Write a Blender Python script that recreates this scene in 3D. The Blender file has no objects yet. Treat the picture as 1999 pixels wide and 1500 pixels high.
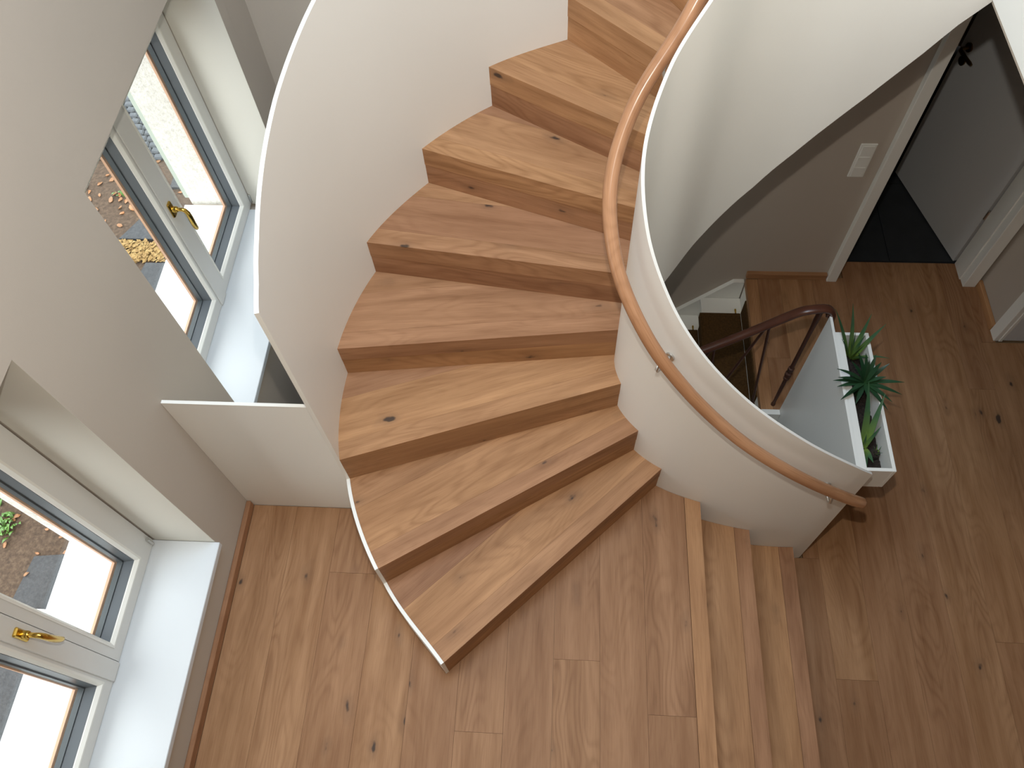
import bpy, bmesh, math, random
from mathutils import Matrix, Vector
random.seed(7)
SC = bpy.context.scene
COL = SC.collection
PI = math.pi

# ------------------------------------------------------------------ camera
RISE = 0.175                       # one riser
CAMZ = 3.125                       # eye height above the landing (z = 0)
ROT = Matrix(((0.9977717, -0.0270757, 0.0609803),
              (0.0538724, 0.8661334, -0.4969012),
              (-0.0393631, 0.4990791, 0.8656620)))
camd = bpy.data.cameras.new('camera')
camd.sensor_width = 36.0
camd.lens = 36.0 * 1546.13 / 1999.0
camd.clip_start = 0.05
cam = bpy.data.objects.new('camera', camd)
cam.matrix_world = Matrix.Translation((0, 0, CAMZ)) @ ROT.to_4x4()
COL.objects.link(cam)
SC.camera = cam

# ------------------------------------------------------------------ world, lights, exposure
W = bpy.data.worlds.new('overcast_sky'); SC.world = W; W.use_nodes = True
bg = W.node_tree.nodes['Background']
bg.inputs[0].default_value = (0.96, 0.98, 1.0, 1); bg.inputs[1].default_value = 4.8

def lamp(name, kind, loc, energy, color=(1, 1, 1), aim=None, **kw):
    d = bpy.data.lights.new(name, kind); d.energy = energy; d.color = color
    for k, v in kw.items(): setattr(d, k, v)
    o = bpy.data.objects.new(name, d); o.location = loc
    if aim is not None:
        o.rotation_euler = (Vector(aim) - Vector(loc)).to_track_quat('-Z', 'Y').to_euler()
    COL.objects.link(o); return o
# added overhead fill, standing in for unseen light from upstairs
lamp('overhead_fill', 'AREA', (-0.40, 1.40, 4.50), 86, (0.58, 0.78, 1.0), aim=(-0.40, 1.40, 0), shape='RECTANGLE', size=1.3, size_y=1.4)
# flash on the photographer's camera (its shadows show on the far wall and on the door)
lamp('camera_flash', 'POINT', (-0.006, 0.208, 3.245), 94, (1.0, 0.945, 0.85), shadow_soft_size=0.018)
vs = SC.view_settings
vs.view_transform = 'Standard'; vs.look = 'None'; vs.gamma = 1.0; vs.use_curve_mapping = False
vs.exposure = 0.0

# ------------------------------------------------------------------ helpers
WM = {}
def reg(o, M, parent):
    WM[o.name] = M
    if parent is not None:
        o.parent = parent; o.matrix_parent_inverse = WM[parent.name].inverted()
    o.matrix_basis = M
    COL.objects.link(o)
    return o
def tag(o, label=None, cat=None, group=None, kind=None):
    if label: o['label'] = label
    if cat: o['category'] = cat
    if group: o['group'] = group
    if kind: o['kind'] = kind
    return o
def empty(name, loc, parent=None):
    o = bpy.data.objects.new(name, None); o.empty_display_size = 0.05
    return reg(o, Matrix.Translation(loc), parent)
def add(name, vf, mat, parent=None, M=None, smooth=False, ang=35):
    verts, faces = vf
    vs_ = [Vector(v) for v in verts]
    if M is None:
        lo = Vector([min(v[i] for v in vs_) for i in range(3)]); hi = Vector([max(v[i] for v in vs_) for i in range(3)])
        c = (lo + hi) / 2; c.z = lo.z
        M = Matrix.Translation(c)
    Mi = M.inverted()
    me = bpy.data.meshes.new(name)
    me.from_pydata([Mi @ v for v in vs_], [], faces)
    bm = bmesh.new(); bm.from_mesh(me); bmesh.ops.recalc_face_normals(bm, faces=bm.faces); bm.to_mesh(me); bm.free()
    if smooth:
        me.shade_smooth(); me.set_sharp_from_angle(angle=math.radians(ang))
    me.materials.append(mat)
    o = bpy.data.objects.new(name, me)
    return reg(o, M, parent)
def join(*parts):
    V, F = [], []
    for v, f in parts:
        n = len(V); V += list(v); F += [tuple(i + n for i in q) for q in f]
    return V, F
def box(x0, x1, y0, y1, z0, z1):
    return ([(x0, y0, z0), (x1, y0, z0), (x1, y1, z0), (x0, y1, z0), (x0, y0, z1), (x1, y0, z1), (x1, y1, z1), (x0, y1, z1)],
            [(3, 2, 1, 0), (4, 5, 6, 7), (0, 1, 5, 4), (1, 2, 6, 5), (2, 3, 7, 6), (3, 0, 4, 7)])
def bbox(x0, x1, y0, y1, z0, z1, b=0.002):
    """box with a chamfer on every edge"""
    bm = bmesh.new(); v, f = box(x0, x1, y0, y1, z0, z1)
    bv = [bm.verts.new(p) for p in v]
    for q in f: bm.faces.new([bv[i] for i in q])
    bmesh.ops.bevel(bm, geom=list(bm.edges), offset=b, segments=1, affect='EDGES', profile=0.5)
    bm.verts.index_update()
    r = ([tuple(p.co) for p in bm.verts], [tuple(p.index for p in q.verts) for q in bm.faces]); bm.free()
    return r
def prism(poly, z0, z1):
    n = len(poly)
    V = [(p[0], p[1], z0) for p in poly] + [(p[0], p[1], z1) for p in poly]
    F = [tuple(range(n))[::-1], tuple(range(n, 2 * n))] + [(i, (i + 1) % n, n + (i + 1) % n, n + i) for i in range(n)]
    return V, F
def tube(path, r, seg=10, caps=True):
    P = [Vector(p) for p in path]; n = len(P)
    rs = r if isinstance(r, (list, tuple)) else [r] * n
    V, F = [], []; ref = None
    for i in range(n):
        t = (P[min(i + 1, n - 1)] - P[max(i - 1, 0)]).normalized()
        if ref is None: ref = t.orthogonal().normalized()
        a = (ref - t * ref.dot(t)).normalized(); b = t.cross(a); ref = a
        for k in range(seg):
            u = 2 * PI * k / seg; V.append(tuple(P[i] + (a * math.cos(u) + b * math.sin(u)) * rs[i]))
    for i in range(n - 1):
        for k in range(seg):
            k2 = (k + 1) % seg; F.append((i * seg + k, i * seg + k2, (i + 1) * seg + k2, (i + 1) * seg + k))
    if caps: F += [tuple(range(seg))[::-1], tuple((n - 1) * seg + k for k in range(seg))]
    return V, F
def ring(x, y0, y1, z0, z1, profile):
    """closed rectangular frame in the YZ plane. profile: list of (inset, dx), walked once around, closed."""
    V, F = [], []; m = len(profile)
    for (sy, sz) in ((0, 0), (1, 0), (1, 1), (0, 1)):
        for ins, dx in profile:
            V.append((x + dx, (y0 + ins) if sy == 0 else (y1 - ins), (z0 + ins) if sz == 0 else (z1 - ins)))
    for c in range(4):
        d = (c + 1) % 4
        for k in range(m):
            k2 = (k + 1) % m; F.append((c * m + k, d * m + k, d * m + k2, c * m + k2))
    return V, F
def crspline(P, n=12):
    P = [Vector(p) for p in P]; Q = [2 * P[0] - P[1]] + P + [2 * P[-1] - P[-2]]; out = []
    d2 = lambda a, b: max(1e-6, math.hypot(a[0] - b[0], a[1] - b[1])) ** 0.5
    for i in range(1, len(Q) - 2):
        p0, p1, p2, p3 = Q[i - 1:i + 3]
        t0 = 0; t1 = t0 + d2(p1, p0); t2 = t1 + d2(p2, p1); t3 = t2 + d2(p3, p2)
        for j in range(n):
            t = t1 + (t2 - t1) * j / n
            A1 = (t1 - t) / (t1 - t0) * p0 + (t - t0) / (t1 - t0) * p1
            A2 = (t2 - t) / (t2 - t1) * p1 + (t - t1) / (t2 - t1) * p2
            A3 = (t3 - t) / (t3 - t2) * p2 + (t - t2) / (t3 - t2) * p3
            B1 = (t2 - t) / (t2 - t0) * A1 + (t - t0) / (t2 - t0) * A2
            B2 = (t3 - t) / (t3 - t1) * A2 + (t - t1) / (t3 - t1) * A3
            out.append((t2 - t) / (t2 - t1) * B1 + (t - t1) / (t2 - t1) * B2)
    out.append(P[-1]); return out
def normals2d(P):
    N = []
    for i in range(len(P)):
        a, b = P[max(i - 1, 0)], P[min(i + 1, len(P) - 1)]
        t = Vector((b[0] - a[0], b[1] - a[1])).normalized(); N.append(Vector((-t.y, t.x)))
    return N
def clip(poly, a, b, c):
    """keep a*x + b*y <= c"""
    out = []
    for i in range(len(poly)):
        p, q = poly[i], poly[(i + 1) % len(poly)]
        dp, dq = a * p[0] + b * p[1] - c, a * q[0] + b * q[1] - c
        if dp <= 0: out.append(p)
        if (dp < 0 < dq) or (dq < 0 < dp):
            t = dp / (dp - dq); out.append((p[0] + (q[0] - p[0]) * t, p[1] + (q[1] - p[1]) * t))
    return out
def frameM(o, ux):
    """matrix with origin o and local x along the horizontal direction ux"""
    u = Vector((ux[0], ux[1], 0)).normalized(); w = Vector((0, 0, 1)); v = w.cross(u)
    M = Matrix.Identity(4)
    for i in range(3): M[i][0], M[i][1], M[i][2], M[i][3] = u[i], v[i], w[i], o[i]
    return M

# ------------------------------------------------------------------ materials
def new_mat(name):
    m = bpy.data.materials.new(name); m.use_nodes = True
    nt = m.node_tree; return m, nt, nt.nodes['Principled BSDF']
def nd(nt, t, **kw):
    n = nt.nodes.new(t)
    for k, v in kw.items(): setattr(n, k, v)
    return n
def mth(nt, op, a, b=None, clampv=False):
    n = nd(nt, 'ShaderNodeMath', operation=op, use_clamp=clampv)
    for i, v in enumerate((a, b)):
        if v is None: continue
        if isinstance(v, (int, float)): n.inputs[i].default_value = v
        else: nt.links.new(v, n.inputs[i])
    return n.outputs[0]
def mixc(nt, fac, a, b, blend='MIX'):
    n = nd(nt, 'ShaderNodeMix', data_type='RGBA', blend_type=blend)
    for s, v in ((n.inputs[0], fac), (n.inputs[6], a), (n.inputs[7], b)):
        if isinstance(v, (int, float)): s.default_value = v
        elif isinstance(v, tuple): s.default_value = (*v[:3], 1)
        else: nt.links.new(v, s)
    return n.outputs[2]
def noise(nt, vec, scale, detail=2, rough=0.5, dist=0.0):
    n = nd(nt, 'ShaderNodeTexNoise'); n.inputs['Scale'].default_value = scale; n.inputs['Detail'].default_value = detail
    n.inputs['Roughness'].default_value = rough; n.inputs['Distortion'].default_value = dist
    if vec is not None: nt.links.new(vec, n.inputs['Vector'])
    return n.outputs['Fac']
def mapv(nt, vec, sc):
    n = nd(nt, 'ShaderNodeMapping'); n.inputs['Scale'].default_value = sc; nt.links.new(vec, n.inputs['Vector']); return n.outputs[0]
def ramp(nt, fac, stops):
    n = nd(nt, 'ShaderNodeValToRGB'); e = n.color_ramp.elements
    while len(e) < len(stops): e.new(0.5)
    for i, (p, c) in enumerate(stops): e[i].position = p; e[i].color = (*c, 1)
    nt.links.new(fac, n.inputs[0]); return n.outputs[0]
TONE_F = [(0.0, (0.90, 0.87, 0.85)), (0.35, (0.97, 0.95, 0.95)), (0.7, (1.03, 1.03, 1.01)), (1.0, (1.09, 1.10, 1.07))]
TONE_S = [(0.0, (0.84, 0.79, 0.79)), (0.3, (0.95, 0.91, 0.93)), (0.6, (1.02, 1.01, 0.96)), (1.0, (1.14, 1.13, 1.02))]
def oak(name, dark, light, rough=0.55, uv=False, knots=True, grain=1.0, bump=0.12, tones=TONE_F):
    m, nt, b = new_mat(name)
    tc = nd(nt, 'ShaderNodeTexCoord'); oi = nd(nt, 'ShaderNodeObjectInfo')
    cmb = nd(nt, 'ShaderNodeCombineXYZ')
    for i, k in enumerate((17.3, 31.7, 13.1)): nt.links.new(mth(nt, 'MULTIPLY', oi.outputs['Random'], k), cmb.inputs[i])
    va = nd(nt, 'ShaderNodeVectorMath', operation='ADD')
    nt.links.new(tc.outputs['UV' if uv else 'Object'], va.inputs[0]); nt.links.new(cmb.outputs[0], va.inputs[1])
    sx = nd(nt, 'ShaderNodeSeparateXYZ'); nt.links.new(va.outputs[0], sx.inputs[0])
    cx_ = nd(nt, 'ShaderNodeCombineXYZ'); nt.links.new(sx.outputs[0], cx_.inputs[0]); nt.links.new(mth(nt, 'ADD', sx.outputs[1], sx.outputs[2]), cx_.inputs[1])
    V = cx_.outputs[0]
    streak = noise(nt, mapv(nt, V, (1.6, 17, 17)), 1.0, 3, 0.6, 0.3)
    cloud = noise(nt, mapv(nt, V, (1.8, 5, 5)), 1.0, 2, 0.5, 0.0)
    field = noise(nt, mapv(nt, V, (1.5, 6.5, 6.5)), 1.0, 1.5, 0.45, 0.25)
    rings = mth(nt, 'SINE', mth(nt, 'MULTIPLY', field, 105.0))
    rings = mth(nt, 'MULTIPLY_ADD' if False else 'MULTIPLY', mth(nt, 'ADD', rings, 1.0), 0.5)
    rings = mth(nt, 'POWER', rings, 2.2)
    rmask = noise(nt, mapv(nt, V, (1.0, 3.5, 3.5)), 1.0, 1, 0.5)
    rmask = mth(nt, 'MULTIPLY', mth(nt, 'SUBTRACT', rmask, 0.38), 3.5, True)
    pores = noise(nt, mapv(nt, V, (9, 260, 260)), 1.0, 2, 0.6)
    col = ramp(nt, streak, [(0.30, dark), (0.52, tuple((a + c) / 2 for a, c in zip(dark, light))), (0.72, light)])
    col = mixc(nt, mth(nt, 'MULTIPLY', mth(nt, 'SUBTRACT', cloud, 0.45), 1.6, True), col, mixc(nt, 1.0, col, (0.80, 0.74, 0.72), 'MULTIPLY'))
    col = mixc(nt, mth(nt, 'MULTIPLY', mth(nt, 'MULTIPLY', rings, rmask), 0.34 * grain), col, mixc(nt, 1.0, col, (0.52, 0.43, 0.36), 'MULTIPLY'))
    col = mixc(nt, mth(nt, 'MULTIPLY', mth(nt, 'SUBTRACT', pores, 0.50), 1.7 * grain, True), col, mixc(nt, 1.0, col, (0.58, 0.50, 0.44), 'MULTIPLY'))
    # board to board tone
    r2 = mth(nt, 'FRACT', mth(nt, 'MULTIPLY', oi.outputs['Random'], 7.31))
    tone = ramp(nt, r2, tones)
    col = mixc(nt, 1.0, col, tone, 'MULTIPLY')
    if knots:
        vo = nd(nt, 'ShaderNodeTexVoronoi'); vo.inputs['Scale'].default_value = 1.0
        wob = noise(nt, mapv(nt, V, (16, 22, 22)), 1.0, 2, 0.5)
        vo.voronoi_dimensions = '2D'; nt.links.new(mapv(nt, V, (2.6, 5.6, 1)), vo.inputs['Vector'])
        sp = nd(nt, 'ShaderNodeSeparateColor'); nt.links.new(vo.outputs['Color'], sp.inputs[0])
        gate = mth(nt, 'GREATER_THAN', sp.outputs[0], 0.50)
        size = mth(nt, 'MULTIPLY', sp.outputs[1], 0.060)
        d = mth(nt, 'ADD', vo.outputs['Distance'], mth(nt, 'MULTIPLY', mth(nt, 'SUBTRACT', wob, 0.5), 0.26))
        core = mth(nt, 'MULTIPLY', mth(nt, 'MULTIPLY', mth(nt, 'SUBTRACT', size, d), 28.0, True), gate)
        halo = mth(nt, 'MULTIPLY', mth(nt, 'MULTIPLY', mth(nt, 'SUBTRACT', mth(nt, 'ADD', size, 0.13), d), 4.5, True), gate)
        col = mixc(nt, mth(nt, 'MULTIPLY', halo, 0.42), col, (0.10, 0.058, 0.036))
        col = mixc(nt, mth(nt, 'MULTIPLY', core, 0.85), col, (0.035, 0.026, 0.022))
    nt.links.new(col, b.inputs['Base Color'])
    b.inputs['Roughness'].default_value = rough
    b.inputs['Specular IOR Level'].default_value = 0.5 if uv else 0.22
    bp = nd(nt, 'ShaderNodeBump'); bp.inputs['Strength'].default_value = bump; bp.inputs['Distance'].default_value = 0.002
    nt.links.new(pores, bp.inputs['Height']); nt.links.new(bp.outputs[0], b.inputs['Normal'])
    return m
def plain(name, col, rough=0.5, metal=0.0, var=0.04, vscale=3.0, spec=0.5, bump=0.0, bscale=200.0):
    m, nt, b = new_mat(name)
    tc = nd(nt, 'ShaderNodeTexCoord')
    f = noise(nt, tc.outputs['Object'], vscale, 3)
    lo = tuple(max(0, c * (1 - var)) for c in col); hi = tuple(min(1, c * (1 + var)) for c in col)
    nt.links.new(ramp(nt, f, [(0.3, lo), (0.7, hi)]), b.inputs['Base Color'])
    b.inputs['Roughness'].default_value = rough; b.inputs['Metallic'].default_value = metal
    b.inputs['Specular IOR Level'].default_value = spec
    if bump:
        bp = nd(nt, 'ShaderNodeBump'); bp.inputs['Strength'].default_value = bump; bp.inputs['Distance'].default_value = 0.004
        nt.links.new(noise(nt, tc.outputs['Object'], bscale, 3), bp.inputs['Height']); nt.links.new(bp.outputs[0], b.inputs['Normal'])
    return m
M = {}
M['floor'] = oak('oiled_oak_floor', (0.282, 0.140, 0.064), (0.420, 0.232, 0.121))
M['stair'] = oak('oiled_oak_stair', (0.302, 0.152, 0.073), (0.470, 0.256, 0.134), tones=TONE_S)
M['rail'] = oak('varnished_handrail', (0.37, 0.175, 0.080), (0.60, 0.325, 0.175), rough=0.24, uv=True, knots=False, grain=1.2, bump=0.03)
M['wall'] = plain('warm_grey_paint', (0.492, 0.428, 0.362), 0.85, var=0.012, bump=0.05, bscale=260)
M['ceil'] = plain('ceiling_paint', (0.80, 0.79, 0.77), 0.9, var=0.01)
M['cheek'] = plain('cream_painted_steel', (0.86, 0.84, 0.785), 0.42, var=0.01, spec=0.4)
M['white'] = plain('white_lacquer', (0.82, 0.81, 0.76), 0.38, var=0.01)
M['frame'] = plain('window_frame_paint', (0.70, 0.695, 0.665), 0.35, var=0.01)
M['sill'] = plain('white_sill_board', (0.655, 0.675, 0.69), 0.35, var=0.01)
M['gasket'] = plain('dark_glazing_gasket', (0.055, 0.065, 0.072), 0.45)
M['spacer'] = plain('grey_glazing_spacer', (0.115, 0.128, 0.14), 0.35)
M['copper'] = plain('reddish_wood_edge', (0.62, 0.36, 0.23), 0.6)
M['brass'] = plain('polished_brass', (0.62, 0.40, 0.085), 0.20, metal=1.0, var=0.05)
M['darkbrass'] = plain('aged_brass', (0.20, 0.12, 0.04), 0.30, metal=1.0)
M['steel'] = plain('brushed_steel', (0.62, 0.61, 0.58), 0.3, metal=1.0)
M['iron'] = plain('dark_brown_iron', (0.060, 0.022, 0.013), 0.45)
M['darkrail'] = plain('dark_brown_rail', (0.085, 0.030, 0.017), 0.28, var=0.15, vscale=14)
M['carpet'] = plain('brown_carpet', (0.085, 0.045, 0.016), 0.95, var=0.22, vscale=90, spec=0.1, bump=0.6, bscale=700)
M['tile'] = plain('dark_slate_tile', (0.022, 0.026, 0.030), 0.45, var=0.2, vscale=8)
M['doorleaf'] = plain('grey_white_door', (0.62, 0.63, 0.635), 0.45, var=0.01)
M['box'] = plain('brown_shutter_box', (0.22, 0.14, 0.07), 0.6)
M['earth_pot'] = plain('dark_potting_soil', (0.022, 0.014, 0.010), 0.95, var=0.5, vscale=120, bump=1.0, bscale=160)
M['linen'] = plain('grey_planter_liner', (0.36, 0.36, 0.37), 0.6)
M['aloe'] = None
def leafmat(name, base, tipc):
    m, nt, b = new_mat(name)
    tc = nd(nt, 'ShaderNodeTexCoord'); oi = nd(nt, 'ShaderNodeObjectInfo')
    s = nd(nt, 'ShaderNodeSeparateXYZ'); nt.links.new(tc.outputs['UV'], s.inputs[0])
    c = ramp(nt, s.outputs[0], [(0.0, base), (0.30, tuple((a + d) / 2 for a, d in zip(base, tipc))), (0.6, tipc), (1.0, tuple(x * 0.9 for x in tipc))])
    f = noise(nt, tc.outputs['Object'], 120, 2)
    c = mixc(nt, mth(nt, 'MULTIPLY', f, 0.5), c, mixc(nt, 1.0, c, (0.6, 0.7, 0.6), 'MULTIPLY'))
    c = mixc(nt, 1.0, c, ramp(nt, oi.outputs['Random'], [(0, (0.75, 0.8, 0.75)), (1, (1.2, 1.15, 1.1))]), 'MULTIPLY')
    nt.links.new(c, b.inputs['Base Color']); b.inputs['Roughness'].default_value = 0.38
    return m
M['aloe'] = leafmat('aloe_leaf', (0.19, 0.28, 0.05), (0.045, 0.115, 0.055))
M['euph'] = leafmat('dark_succulent_leaf', (0.024, 0.066, 0.022), (0.020, 0.062, 0.028))
M['glass'], nt, b = new_mat('window_glass')
nt.nodes.remove(b)
tr = nd(nt, 'ShaderNodeBsdfTransparent'); tr.inputs[0].default_value = (0.95, 0.97, 0.96, 1)
gl = nd(nt, 'ShaderNodeBsdfGlossy'); gl.inputs['Roughness'].default_value = 0.02
lw = nd(nt, 'ShaderNodeLayerWeight'); lw.inputs[0].default_value = 0.5
fr_ = mth(nt, 'MULTIPLY_ADD', mth(nt, 'POWER', lw.outputs['Facing'], 5.0), 0.6); fr_.node.inputs[2].default_value = 0.03
mx = nd(nt, 'ShaderNodeMixShader'); nt.links.new(fr_, mx.inputs[0]); nt.links.new(tr.outputs[0], mx.inputs[1]); nt.links.new(gl.outputs[0], mx.inputs[2])
nt.links.new(mx.outputs[0], nt.nodes['Material Output'].inputs[0])
# outdoors
def speckle(name, a, b_, c, scale, rough=0.9, bump=0.6):
    m, nt, b = new_mat(name)
    tc = nd(nt, 'ShaderNodeTexCoord'); f = noise(nt, tc.outputs['Object'], scale, 6, 0.7)
    g = noise(nt, tc.outputs['Object'], scale * 0.12, 3)
    col = ramp(nt, f, [(0.30, a), (0.52, b_), (0.75, c)])
    col = mixc(nt, mth(nt, 'MULTIPLY', g, 0.5), col, mixc(nt, 1.0, col, (0.6, 0.58, 0.55), 'MULTIPLY'))
    nt.links.new(col, b.inputs['Base Color']); b.inputs['Roughness'].default_value = rough
    bp = nd(nt, 'ShaderNodeBump'); bp.inputs['Strength'].default_value = bump; bp.inputs['Distance'].default_value = 0.01
    nt.links.new(f, bp.inputs['Height']); nt.links.new(bp.outputs[0], b.inputs['Normal'])
    return m
M['soil'] = speckle('garden_soil', (0.032, 0.019, 0.011), (0.082, 0.051, 0.031), (0.150, 0.104, 0.068), 45)
M['render'] = speckle('rough_white_render', (0.60, 0.58, 0.53), (0.80, 0.785, 0.74), (0.88, 0.87, 0.84), 60, bump=0.8)
M['asphalt'] = speckle('grey_bitumen', (0.040, 0.044, 0.050), (0.062, 0.066, 0.073), (0.09, 0.094, 0.10), 70)
M['cobble'] = speckle('blue_grey_stone', (0.05, 0.058, 0.07), (0.085, 0.097, 0.112), (0.14, 0.155, 0.165), 30)
M['leafdry'] = leafmat('fallen_leaf', (0.30, 0.13, 0.05), (0.34, 0.175, 0.075))
M['litter'] = speckle('sunlit_yellow_leaf_litter', (0.16, 0.09, 0.03), (0.33, 0.21, 0.075), (0.48, 0.38, 0.18), 38)  # bright yellow stands in for sun on the leaves
M['weed'] = leafmat('weed_leaf', (0.06, 0.14, 0.02), (0.085, 0.20, 0.03))
M['sage'] = plain('pale_green_paint', (0.40, 0.45, 0.39), 0.6)

# ------------------------------------------------------------------ setting: walls, slabs
XW, YF, ZLOW = -1.302, 2.85, -3 * RISE      # window wall, far wall, lower hall floor
ZB, ZC = -2.6, 4.6                          # cellar floor, ceiling
XO = -1.85                                  # outer face of the window wall
W1 = (-0.062, 0.922); W2 = (1.455, 2.670); SZ, LZ = 0.215, 1.572
wl = join(box(XO, XW, -1.6, W1[0], ZB, ZC), box(XO, XW, W1[1], W2[0], ZB, ZC), box(XO, XW, W2[1], 3.05, ZB, ZC),
          *[q for a in (W1, W2) for q in (box(XO, XW, a[0], a[1], ZB, SZ), box(XO, XW, a[0], a[1], LZ, ZC))],
          prism([(XW, 2.602), (XW, 2.671), (-1.62, 2.671), (-1.62, 2.640), (-1.54, 2.640)], SZ + 0.03, LZ))
tag(add('wall_left', wl, M['wall'], M=Matrix.Translation((XW, 0, 0))), 'warm grey window wall with two deep reveals', kind='structure')
# rough render lining of the outer reveals
for a, tt in ((W1, 0.030), (W2, 0.014)):
    rv = join(box(XO - 0.006, -1.622, a[1] - tt, a[1] + 0.002, SZ, LZ), box(XO - 0.006, -1.622, a[0] - 0.002, a[0] + 0.014, SZ, LZ))
    tag(add('trim_1' if a is W1 else 'trim_2', rv, M['render']), 'rough white rendered outer reveal beyond the ' + ('near' if a is W1 else 'far') + ' window', kind='structure')
M['reveal'] = plain('pale_reveal', (0.72, 0.69, 0.615), 0.8, var=0.01)  # inner reveals paler than the wall around them
RT = 0.0008
tag(add('trim_3', join(box(-1.538, XW - 0.0005, W1[1] - RT, W1[1] + 0.001, 0.2445, LZ), box(-1.538, XW - 0.0005, W1[0] - 0.001, W1[0] + RT, 0.2445, LZ), box(-1.538, XW - 0.0005, W1[0], W1[1], LZ - RT, LZ + 0.001)), M['reveal']), 'pale inner reveal of the near window', kind='structure')
tag(add('trim_4', join(prism([(XW - 0.0005, 2.6015), (XW - 0.0005, 2.604), (-1.538, 2.641), (-1.538, 2.6385 - RT)], 0.2445, LZ), box(-1.538, XW - 0.0005, W2[0] - 0.001, W2[0] + RT, 0.2445, LZ), box(-1.538, XW - 0.0005, W2[0], 2.62, LZ - RT, LZ + 0.001)), M['reveal']), 'pale inner reveal of the far window', kind='structure')
DX0, DX1, DZ1 = 1.533, 2.222, 1.42
wf = join(box(XW, DX0, YF, 2.97, ZB, ZC), box(DX1, 4.1, YF, 2.97, ZB, ZC), box(DX0, DX1, YF, 2.97, DZ1, ZC), box(DX0, DX1, YF, 2.97, ZB, ZLOW - 0.02))
tag(add('wall_far', wf, M['wall'], M=Matrix.Translation((0, YF, 0))), 'warm grey far wall with the doorway', kind='structure')
wr = join(box(2.315, 2.50, 2.485, YF, ZLOW - 0.1, 1.69), box(2.315, 2.50, -1.5, 1.45, ZLOW - 0.1, 1.69), box(2.315, 2.50, 1.45, 2.485, 1.42, 1.69))
tag(add('wall_right', wr, M['wall'], M=Matrix.Translation((2.315, 0, 0))), 'warm grey wall beside the doorway', kind='structure')
tag(add('wall_side', box(4.0, 4.1, -1.6, YF, ZB, ZC), M['wall']), 'side wall beyond the hall', kind='structure')
tag(add('wall_near', box(XW, 4.0, -1.6, -1.5, ZB, ZC), M['wall']), 'wall behind the viewer', kind='structure')
tag(add('ceiling', box(XO, 4.1, -1.6, 3.0, ZC, ZC + 0.15), M['ceil']), 'white ceiling of the upper hall', kind='structure')
tag(add('floor_cellar', box(XW, 4.0, -1.5, YF, ZB - 0.1, ZB), M['tile']), 'dark cellar floor deep in the stairwell', kind='structure')
# upper storey slab round the stairwell
slab = join(box(1.172, 4.0, -1.5, 2.10, 1.69, 1.925), box(0.93, 4.0, 2.112, YF, 1.74, 1.925), box(XW, 1.172, -1.5, -0.50, 1.69, 1.925))
tag(add('floor_upper', slab, M['wall']), 'plastered edge of the upper floor slab', kind='structure')
gp = add('gallery_panel', box(1.160, 1.172, -0.5, 2.086, 1.711, 2.80), M['white'])
tag(gp, 'smooth white gallery parapet panel at the top right corner', 'panel')

# room behind the doorway
rm = join(box(0.7, 0.75, 2.97, 4.9, ZLOW, 2.2), box(2.95, 3.0, 2.97, 4.9, ZLOW, 2.2), box(0.7, 3.0, 4.85, 4.9, ZLOW, 2.2), box(0.7, 3.0, 2.97, 4.9, 2.2, 2.25))
tag(add('wall_back_room', rm, M['wall']), 'walls of the dim room behind the doorway', kind='structure')
fb = tag(add('floor_back_room', box(0.7, 3.0, 2.962, 4.9, ZLOW - 0.04, ZLOW - 0.008), M['tile']), 'dark slate floor behind the doorway', kind='structure')
for i in range(4):
    for j in range(3):
        add('tile', box(0.75 + i * 0.555, 0.75 + i * 0.555 + 0.55, 2.975 + j * 0.6, 2.975 + j * 0.6 + 0.595, ZLOW - 0.008, ZLOW - 0.002), M['tile'], fb)

# ------------------------------------------------------------------ plan curves of the stair
INN = crspline([(1.131, 1.205, .44), (1.056, 1.195, .510), (.828, 1.203, .688), (.595, 1.252, .876), (.415, 1.319, 1.068), (.307, 1.399, 1.22),
                (.228, 1.507, 1.394), (.204, 1.623, 1.575), (.253, 1.737, 1.75), (.368, 1.843, 1.925), (.494, 1.978, 2.10), (.66, 2.055, 2.29),
                (.876, 2.09, 2.5), (1.05, 2.1, 2.66), (1.17, 2.1, 2.78)])
OUTP = [(-.39, .533), (-.635, .813), (-.792, 1.155), (-.82, 1.52), (-.728, 1.878), (-.531, 2.178), (-.289, 2.408), (-.01, 2.56), (.26, 2.665), (.56, 2.745), (.88, 2.79)]
OUT = crspline([(x, y, (k + 1) * RISE) for k, (x, y) in enumerate(OUTP)])
IP = [(.415, 1.319), (.307, 1.399), (.225, 1.50), (.204, 1.634), (.250, 1.757), (.375, 1.856), (.462, 1.950), (.545, 2.005), (.635, 2.048), (.76, 2.075), (.90, 2.092)]
def near(curve, p): return min(range(len(curve)), key=lambda i: (curve[i][0] - p[0]) ** 2 + (curve[i][1] - p[1]) ** 2)
II = [near(INN, p) for p in IP]; OI = [12 * k for k in range(len(OUTP))]
def inner_y(x):
    """y of the inner cheek's stair side at x, on its straight southern run"""
    for a, b_ in zip(INN, INN[1:]):
        if b_[0] <= x <= a[0] and a[1] < 1.45:
            t = 0 if a[0] == b_[0] else (a[0] - x) / (a[0] - b_[0]); return a[1] + (b_[1] - a[1]) * t
    return 1.205

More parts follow.
